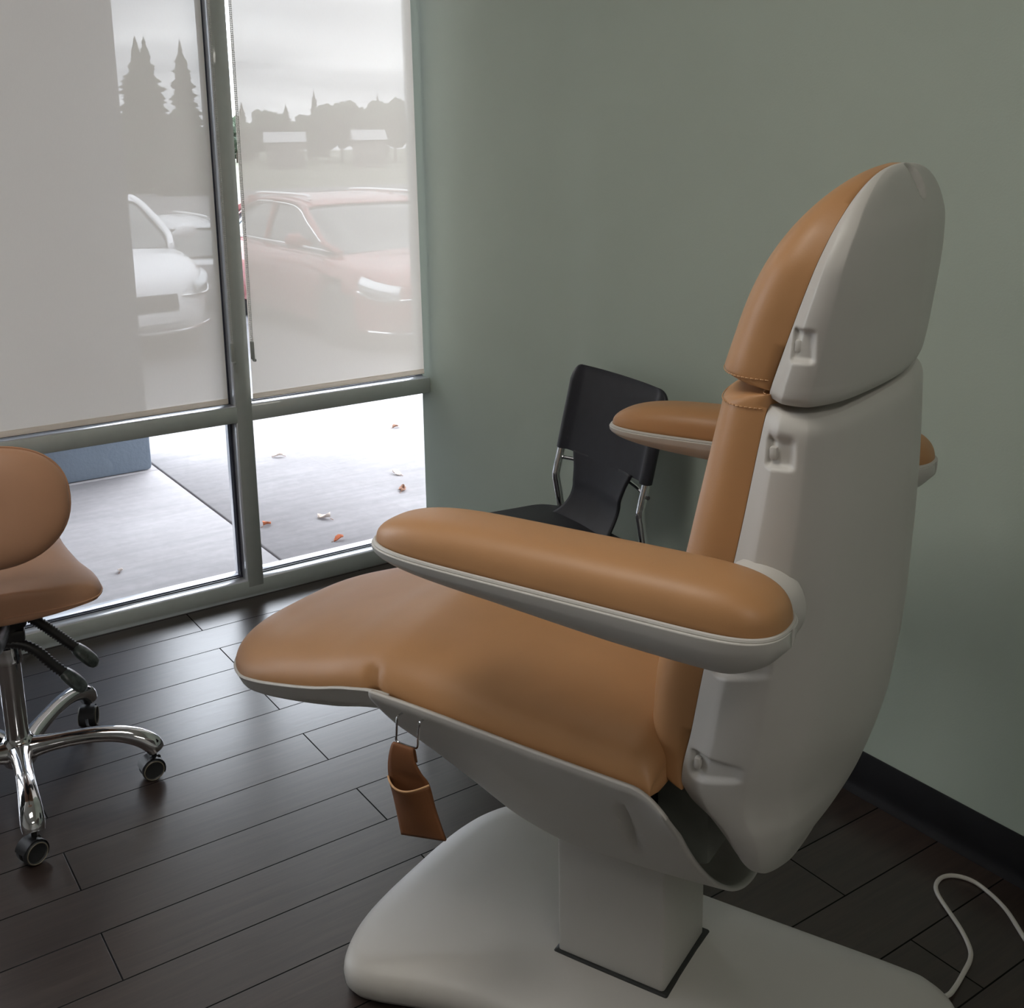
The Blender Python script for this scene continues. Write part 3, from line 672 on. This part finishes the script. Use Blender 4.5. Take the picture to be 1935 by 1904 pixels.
# five-star base
hub = MB().lathe([(.034, .070), (.038, .078), (.037, .118), (.031, .130), (.027, .134)], 28).build('base_hub', M['chrome'], stool)
for k, deg in enumerate((-86.8, -16.0, 56.4, 128, 200)):
    a = math.radians(deg); ca, sa = math.cos(a), math.sin(a)
    prof = [(.025, .102, .026), (.06, .108, .020), (.11, .115, .0175), (.17, .119, .0175), (.22, .115, .0185), (.262, .102, .0205), (.288, .084, .0215), (.297, .068, .0195)]
    pp = [(r*ca, r*sa, z) for r, z, _ in prof]
    lg = MB().tube(pp, [w for *_, w in prof], 16, smooth=6, sx=1.12).build('base_leg', M['chrome'], stool, auto=1.2)
    cx, cy_ = .291*ca, .291*sa; rot = math.radians((30, 10, 75, 140, 250)[k])
    mt4 = Matrix.Translation((cx, cy_, 0)) @ Matrix.Rotation(rot, 4, 'Z')
    cs = MB(); q = MB(); q.lathe([(.006, .045), (.006, .075)], 12); q.box(-.010, .014, -.004, .004, .022, .052, .003, 1)
    for i in range(2):
        pass
    hood = []
    for w in np.linspace(-.55, math.pi-.2, 14):
        hood.append([(.028*math.cos(w)-.008, y, .026+.028*math.sin(w)) for y in (-.017, -.013, .013, .017)])
    q.grid(hood); cs.v = [tuple(mt4 @ Vector(v)) for v in q.v]; cs.f = q.f
    co = cs.build('caster', M['black_plastic'], stool)
    for sy in (-1, 1):
        wv = MB().lathe([(.010, sy*.0035), (.0235, sy*.0035), (.0255, sy*.0060), (.0258, sy*.013), (.0245, sy*.0185), (.0225, sy*.0205), (.0215, sy*.0200), (.0195, sy*.0175), (.006, sy*.0170)], 30, (-.008, 0, .0258), 'y')
        wv.v = [tuple(mt4 @ Vector(v)) for v in wv.v]; wo_ = wv.build('wheel', M['wheel'], co, auto=.5)
        rg = MB().tube([(-.008+.0222*math.cos(w), sy*.0204, .0258+.0222*math.sin(w)) for w in np.linspace(0, 2*math.pi, 33)], .0011, 6, caps=False)
        rg.v = [tuple(mt4 @ Vector(v)) for v in rg.v]
        wo_.data.materials.append(M['wheel_rim']); k0 = len(wo_.data.polygons)
        bm = bmesh.new(); bm.from_mesh(wo_.data); vs = [bm.verts.new(v) for v in rg.v]
        for f in rg.f:
            ff = bm.faces.new([vs[i] for i in f]); ff.material_index = 1; ff.smooth = True
        bm.to_mesh(wo_.data); bm.free()
# ------------------------------------------------------------------ black visitor chair by the green wall
vc = empty('visitor_chair', (-.108, -1.142, 0), math.radians(174), 'black sling-back visitor chair with chrome tube frame against the green wall', 'chair')
HB = .197
for sg in (1, -1):
    MB().tube([(.009, sg*HB, .797), (.049, sg*HB, .63), (.066, sg*HB, .562), (.070, sg*HB, .540), (.066, sg*HB, .515), (.052, sg*HB, .43), (.02, sg*(HB+.004), .22), (-.04, sg*(HB+.006), .012)], .0105, 14, smooth=6).build('rear_leg', M['chrome'], vc)
    MB().tube([(.075, sg*(HB+.0), .432), (.20, sg*(HB+.004), .428), (.42, sg*(HB+.008), .430), (.455, sg*(HB+.008), .415), (.462, sg*(HB+.008), .38), (.480, sg*(HB+.010), .012)], .0105, 14, smooth=6).build('front_leg', M['chrome'], vc)
    for fx, fy in ((-.0405, HB+.006), (.480, HB+.010)):
        MB().lathe([(.013, 0), (.0145, .004), (.0145, .022), (.0115, .024)], 16, (fx, sg*fy, 0)).build('foot_cap', M['black_plastic'], vc)
MB().tube([(.058, -HB-.016, .588), (.036, -HB*.6, .594), (.028, 0, .596), (.036, HB*.6, .594), (.058, HB+.016, .588)], .0055, 10, smooth=6).build('cross_bar', M['chrome'], vc)
# sling back: wide sleeve panel above, waisted neck flowing into the seat
def qf(z): return .002+(.825-z)*.243 if z > .55 else .0688+.07*((.55-z)/.10)**2.2
wz = interp([(.455, .140), (.470, .124), (.485, .115), (.51, .109), (.54, .108), (.58, .116), (.61, .129), (.622, .134)])
P = []
for z in np.r_[np.linspace(.456, .622, 30)]:
    w = wz(z); P.append([(qf(z)+.018*(1-(2*t-1)**2)*-.6, w*(2*t-1), z) for t in np.linspace(0, 1, 25)])
neck = solidify(MB().grid(P).build('neck_panel', M['black_seat'], vc), .006, 0)
P = []
zr_ = .835
for z in np.r_[.618, .622, np.linspace(.63, .80, 18), .80+.042*np.sin(np.linspace(0, math.pi/2, 10)[1:])]:
    k = max(0, (z-.80)/.042); w = HB+.016-(.040*(1-math.sqrt(max(0, 1-k**2)))); e = 1
    row = []
    for th in np.linspace(0, 2*math.pi, 60, endpoint=False):
        c, s_ = math.cos(th), math.sin(th); y = w*math.copysign(abs(c)**.35, c)
        thick = .0045+.0165*smoothstep(HB-.035, HB-.005, abs(y))
        row.append((qf(min(z, .83))-.0108*(1-(y/w)**2)+thick*math.copysign(abs(s_)**.8, s_)*(1-.6*k), y, z))
    P.append(row)
g = MB().grid(P, cv=True); n = 60; g.f.append(tuple(range(n))); e = (len(P)-1)*n; g.f.append(tuple(range(e, e+n)))
g.build('backrest', M['black_seat'], vc, auto=1.0)
so = [(.075, -.165), (.12, -.205), (.2, -.212), (.42, -.218), (.47, -.205), (.49, -.16), (.495, 0)]
so = [(x, y) for x, y in catmull(so, 5)]; so = so+[(x, -y) for x, y in so[-2::-1]]
plan('seat', so, .440, .466, M['black_seat'], vc, bev=.008)
# ------------------------------------------------------------------ cars outside, nose to the building
def car(name, loc, rz, paint, label, group=None):
    o = empty(name, loc, rz, label, 'car', group)
    # x forward (nose at 0, tail at -4.6), y left
    top = interp([(-4.60, .78), (-4.55, .95), (-4.3, 1.00), (-3.6, 1.02), (-2.5, 1.00), (-1.35, .985), (-1.0, .965), (-.5, .90), (-.18, .81), (-.05, .70), (0, .58)])
    bot = interp([(-4.6, .42), (-4.4, .27), (-3.9, .22), (-.7, .22), (-.2, .24), (0, .36)])
    hwc = interp([(-4.60, .60), (-4.45, .80), (-4.0, .89), (-3.0, .915), (-1.2, .91), (-.6, .88), (-.25, .79), (-.08, .66), (0, .50)])
    P = []
    for x in np.r_[np.linspace(-4.6, -4.3, 8), np.linspace(-4.2, -.5, 34), np.linspace(-.45, 0, 16)]:
        zt, zb, w = top(x), bot(x), hwc(x); row = []
        for k, h in ((.55, 0), (.86, .0), (.97, .10), (1.0, .35), (1.0, .58), (.985, .74), (.955, .86), (.90, .93), (.82, .965), (.6, .985), (.3, .997)):
            row.append((x, -w*k, zb+(zt-zb)*h))
        row += [(x, 0, zt+.004)]+[(a, -b_, c) for a, b_, c in row[::-1]]
        for i, (a, b_, c) in enumerate(row):      # wheel arches
            for wx in (-.92, -3.68):
                if math.hypot(x-wx, c-.32) < .37 and abs(b_) > .55: row[i] = (a, math.copysign(.62, b_), c)
        P.append(row)
    g = MB().grid(P, cv=True); n = len(P[0]); g.f.append(tuple(range(n))); e = (len(P)-1)*n; g.f.append(tuple(range(e, e+n)))
    g.build('body', paint, o, auto=.7)
    # cabin: glass volume with painted roof and pillars
    rows = {.0: [(-4.35, .70), (-3.9, .82), (-3.0, .845), (-1.9, .84), (-1.25, .80), (-1.02, .66)]}
    cab = [(-1.02, .72, .96), (-1.25, .80, 1.06), (-1.55, .755, 1.22), (-1.85, .70, 1.37), (-2.05, .665, 1.425), (-2.5, .66, 1.455), (-3.0, .655, 1.45), (-3.4, .64, 1.415), (-3.75, .64, 1.33), (-4.1, .66, 1.16), (-4.33, .70, 1.02)]
    P = []
    for x, w, z in catmull(cab, 4):
        bw = .80 if x > -3.9 else .80-(-3.9-x)*.25
        bw = min(bw, .72+(-1.02-x)*.4) if x > -1.3 else bw
        t_ = max(0, z-.94)
        P.append([(x, s_*q, zz) for s_, q, zz in ((-1, bw, .93), (-1, bw*.55+w*.45, .93+t_*.5), (-1, w, z-.035), (-1, w*.88, z-.004), (-1, w*.4, z+.006), (1, w*.4, z+.006), (1, w*.88, z-.004), (1, w, z-.035), (1, bw*.55+w*.45, .93+t_*.5), (1, bw, .93))])
    MB().grid(P).build('window_glass', M['car_glass'], o, auto=.6)
    P = []
    for x, w, z in catmull(cab[3:9], 5):
        P.append([(x, s_*q, zz) for s_, q, zz in ((-1, w+.012, z-.05), (-1, w+.008, z-.022), (-1, w*.88, z+.010), (-1, w*.4, z+.020), (1, w*.4, z+.020), (1, w*.88, z+.010), (1, w+.008, z-.022), (1, w+.012, z-.05))])
    solidify(MB().grid(P).build('roof', paint, o, auto=.7), .012, 0)
    for s_ in (-1, 1):
        MB().tube([(-1.00, s_*.74, .965), (-1.25, s_*.80, 1.06), (-1.55, s_*.762, 1.215), (-1.85, s_*.71, 1.36), (-2.05, s_*.68, 1.41)], .034, 8, smooth=4).build('pillar', paint, o)
        MB().tube([(-2.72, s_*.805, .95), (-2.70, s_*.735, 1.2), (-2.66, s_*.67, 1.43)], .035, 8, smooth=4).build('pillar', paint, o)
        MB().tube([(-3.4, s_*.66, 1.40), (-3.75, s_*.67, 1.31), (-4.1, s_*.72, 1.13), (-4.3, s_*.76, 1.0)], .06, 8, smooth=4).build('pillar', paint, o)
        MB().tube([(-1.12, s_*.822, .985), (-1.9, s_*.838, 1.0), (-2.8, s_*.84, 1.005), (-3.9, s_*.815, 1.01)], .012, 6, smooth=4).build('window_trim', M['car_trim'], o)
        MB().tube([(-1.25, s_*.83, 1.065), (-1.6, s_*.80, 1.23), (-1.95, s_*.745, 1.365), (-2.5, s_*.715, 1.40), (-3.3, s_*.70, 1.375), (-3.9, s_*.78, 1.1)], .009, 6, smooth=4).build('window_trim', M['car_trim'], o)
        MB().tube([(-1.95, s_*.60, 1.44), (-2.1, s_*.60, 1.485), (-3.3, s_*.585, 1.48), (-3.45, s_*.58, 1.44)], .016, 8, smooth=4).build('roof_rail', M['car_trim'], o)
        mr = MB(); mr.tube([(-1.40, s_*.87, 1.03), (-1.40, s_*.93, 1.06), (-1.40, s_*.99, 1.08), (-1.40, s_*1.09, 1.08), (-1.40, s_*1.13, 1.075)], [.02, .03, .075, .075, .03], 12, sx=.7); mr.build('side_mirror', paint, o)
        hl = MB(); hp = []
        for t in np.linspace(0, 1, 10):
            x = -.06-.36*t; w = hwc(x); hp.append([(x+.02, s_*(w*.985+.004), .60+.07*t), (x+.02, s_*(w*1.0+.008), .66+.08*t), (x+.005, s_*(w*.95+.006), .715+.075*t)])
        solidify(hl.grid(hp).build('headlight', M['lens'], o), .02, 1)
        MB().tube([(-.02, s_*.50, .592), (-.06, s_*.68, .595), (-.2, s_*.80, .605), (-.42, s_*.868, .66)], .013, 6, smooth=4).build('headlight_trim', M['car_trim'], o)
        for wx in (-.92, -3.68):
            wl = MB().lathe([(.05, s_*.70), (.33, s_*.70), (.345, s_*.74), (.345, s_*.86), (.33, s_*.89), (.24, s_*.895), (.22, s_*.87), (.05, s_*.88)], 32, (wx, 0, .345), 'y'); wl.build('wheel', M['wheel'], o, auto=.5)
    MB().box(-.05, .012, -.46, .46, .46, .62, .02, 2).build('grille', M['car_dark'], o)
    MB().tube([(-.30, -.83, .30), (-.10, -.62, .285), (.012, -.3, .28), (.012, .3, .28), (-.10, .62, .285), (-.30, .83, .30)], .016, 8, smooth=5).build('bumper_trim', M['car_trim'], o)
    return o
CY = 5.55
car('car', (3.56, CY, PZ-.08), -math.pi/2, M['red_car'], 'dark red car parked nose-in, seen through the right blind', None)
car('car', (.80, CY+1.15, PZ), -math.pi/2, M['white_car'], 'white car parked nose-in beside the pier, seen through the left blind', None)
car('car', (2.75, 15.2, -1.0), math.pi/2, M['silver_car'], 'silver car parked farther off, behind the nose of the white car', None)
# ------------------------------------------------------------------ far background: trees and low buildings
def conifer_mesh(seed, h, r):
    rg = random.Random(seed); b_ = MB(); n = int(26+h*2)
    for i in range(n):
        t = i/n; z = h*(.10+.90*t); rr = r*(1-t)**.85*(.75+.5*rg.random())+.04*h*(1-t)*.3
        k = 9; a0 = rg.random()*6
        for j in range(k):
            a = a0+j*2*math.pi/k+rg.uniform(-.25, .25); L_ = rr*rg.uniform(.7, 1.2); w = L_*.30; dz = -L_*rg.uniform(.15, .5)
            ca, sa = math.cos(a), math.sin(a); th_ = h*.035
            b_.add([(0, 0, z+th_), (L_*.55*ca-w*sa, L_*.55*sa+w*ca, z+dz*.4), (L_*ca, L_*sa, z+dz), (L_*.55*ca+w*sa, L_*.55*sa-w*ca, z+dz*.4), (L_*.4*ca, L_*.4*sa, z+dz*.6-th_)], [(0, 1, 2), (0, 2, 3), (4, 2, 1), (4, 3, 2), (0, 4, 1), (0, 3, 4)])
    return b_
def round_mesh(seed, h, r):
    rg = random.Random(seed); b_ = MB()
    for i in range(34):
        a = rg.random()*6.28; q = r*rg.random()**.5; z = h*(.30+.66*rg.random()*(1-.5*(q/r)**2)); s_ = r*rg.uniform(.25, .45)
        bm = bmesh.new(); bmesh.ops.create_icosphere(bm, subdivisions=2, radius=s_)
        for v in bm.verts: v.co *= rg.uniform(.78, 1.15)
        b_.bm(bm, Matrix.Translation((q*math.cos(a), q*math.sin(a), z)))
    return b_
def make_tree(name, loc, mb, h, label, cat, group):
    o = empty(name, loc, 0, label, cat, group)
    mb.build('crown', M['foliage'], o, smooth=False); MB().lathe([(h*.022, 0), (h*.012, h*.55)], 8).build('trunk', M['bark'], o); return o
def dup(o, loc, rz, sc, label):
    r = o.copy(); COL.objects.link(r); r.location = loc; r.rotation_euler = (0, 0, rz); r.scale = (sc[0], sc[0], sc[1]); r['label'] = label
    for ch in o.children:
        d = ch.copy(); COL.objects.link(d); d.parent = r
    return r
tA = make_tree('conifer', (17.5, 62.5, -1.15), conifer_mesh(1, 8.6, 2.3), 8.6, 'tall dark conifer at the centre of the near clump behind the left blind', 'tree', 'tall conifers near the parking lot')
tB = make_tree('conifer', (17.9, 56.05, -1.15), conifer_mesh(2, 7.9, 1.6), 7.9, 'tall conifer at the right edge of the left blind', 'tree', 'tall conifers near the parking lot')
dup(tA, (20.65, 71.3, -1.15), 1.3, (1.0, 1.09), 'tall conifer touching the right side of the centre one, behind the left blind')
dup(tB, (19.8, 80.1, -1.15), 2.0, (1.25, 1.0), 'shorter conifer half hidden by the pier edge in the left blind')
rA = make_tree('broadleaf_tree', (0, 0, 0), round_mesh(5, 7.5, 2.3), 7.5, 'x', 'tree', 'far line of trees beyond the field')
rC = make_tree('conifer', (0, 0, 0), conifer_mesh(9, 9.5, 1.9), 9.5, 'x', 'tree', 'far line of trees beyond the field')
rg = random.Random(11)
def far_pt(u, d):
    c = _f+_r2*((u-PPX)/FPX)+_u2*((PPY-262)/FPX); p = Vector((CX, CY_, CZ))+c*(d/c.dot(_f)); return p.x, p.y
CY_ = -3.2517
spec = [(395, 'c', 7.1, 150), (420, 'r', 6.8, 163), (446, 'r', 7.4, 150), (460, 'c', 8.6, 165), (486, 'r', 7.0, 150), (506, 'r', 7.6, 164), (543, 'c', 7.6, 150), (560, 'r', 6.4, 166), (583, 'r', 7.6, 150), (597, 'c', 10.4, 170), (620, 'r', 8.2, 150), (645, 'r', 9.0, 163), (670, 'r', 8.8, 150), (694, 'r', 8.9, 166), (716, 'c', 9.8, 176), (722, 'r', 8.6, 150), (746, 'r', 9.3, 163), (772, 'r', 9.0, 150), (335, 'r', 7.0, 150), (300, 'r', 7.2, 162), (265, 'r', 7.2, 150)]
first = {'r': True, 'c': True}
words = ['low', 'rounded', 'tall', 'pointed']
for i, (u, k, h, dd) in enumerate(spec):
    dd = (146, 155, 164, 173, 182)[i % 5]; x, y = far_pt(u, dd); lab = 'hazy %s in the far tree line, seen through the %s blind' % ('pointed conifer' if k == 'c' else 'rounded tree', 'left' if u < 430 else 'right')
    src, h0 = (rA, 7.5) if k == 'r' else (rC, 9.5)
    if first[k]: src.location = (x, y, -1.15); src.scale = (h/h0, h/h0, h/h0); src['label'] = lab; first[k] = False
    else: dup(src, (x, y, -1.15), rg.random()*6, (h/h0*rg.uniform(.85, 1.1), h/h0*1.06), lab)
for i, (x, y, w, h, lb) in enumerate(((47.3, 112, 3.9, 3.3, 'low white-roofed building beyond the field, the left of the two'), (54.8, 107, 3.1, 3.4, 'low white-roofed building beyond the field, the right of the two'))):
    o = empty('low_building', (x, y, -1.15), -.4, lb, 'building', 'low white buildings')
    MB().box(-w/2, w/2, -3, 3, 0, h-.5).build('walls', M['brown_wall'], o, smooth=False)
    MB().add([(-w/2-.3, -3.3, h-.5), (w/2+.3, -3.3, h-.5), (w/2+.3, 3.3, h-.5), (-w/2-.3, 3.3, h-.5), (-w/2-.3, 0, h+.6), (w/2+.3, 0, h+.6)], [(0, 1, 5, 4), (2, 3, 4, 5), (0, 4, 3), (1, 2, 5), (0, 3, 2, 1)]).build('roof', M['roof_pale'], o, smooth=False)
# ------------------------------------------------------------------ fallen leaves on the sidewalk
def leaf(name, x, y, size, rz, mt, label, seed):
    rg = random.Random(seed); P = []
    for i, t in enumerate(np.linspace(0, 1, 9)):
        w = .42*math.sin(math.pi*min(1, t*1.02))**.7*(1+.35*(i % 2))*(1-.3*t); P.append([((t-.5)*1.5, w*s_, .10+.35*abs(s_)**1.5*(1+.4*math.sin(5*t+seed))+.15*math.sin(3*t+seed)) for s_ in (-1, -.6, -.25, 0, .25, .6, 1)])
    v = np.array(P).reshape(-1, 3)*size; v[:, 2] -= v[:, 2].min()-.001; P = v.reshape(9, 7, 3)
    o = empty('fallen_leaf', (x, y, GZ), rz, label, 'leaf', 'fallen leaves on the sidewalk')
    solidify(MB().grid(P).build('blade', M[mt], o), .0012, 0)
    MB().tube([(-.75*size, 0, .12*size+.001), (-1.15*size, .08*size, .06*size+.001)], .0012, 5).build('stem', M['leaf_brown'], o)
leaf('l', -.355, .691, .030, .5, 'leaf_orange', 'curled orange-red leaf on the concrete just right of the mullion', 1)
leaf('l', -.141, .631, .040, 2.1, 'leaf_pale', 'pale crumpled leaf on the concrete, right of the orange one', 2)
leaf('l', .284, .760, .036, .9, 'leaf_brown', 'dark curled leaf near the green wall side of the lower pane', 3)
leaf('l', .377, .979, .034, 1.9, 'leaf_pale', 'pale leaf just beyond the dark curled one', 4)
leaf('l', -.202, .371, .028, .2, 'leaf_orange', 'small tan leaf close to the sill of the right pane', 5)
leaf('l', .775, 1.724, .026, .2, 'leaf_brown', 'small dark leaf far out on the bright concrete', 6)
leaf('l', .060, 1.58, .034, 2.8, 'leaf_pale', 'whitish leaf farthest left in the right lower pane', 7)
leaf('l', -.956, .549, .020, 1.1, 'leaf_pale', 'tiny pale leaf on the concrete in the left lower pane', 8)
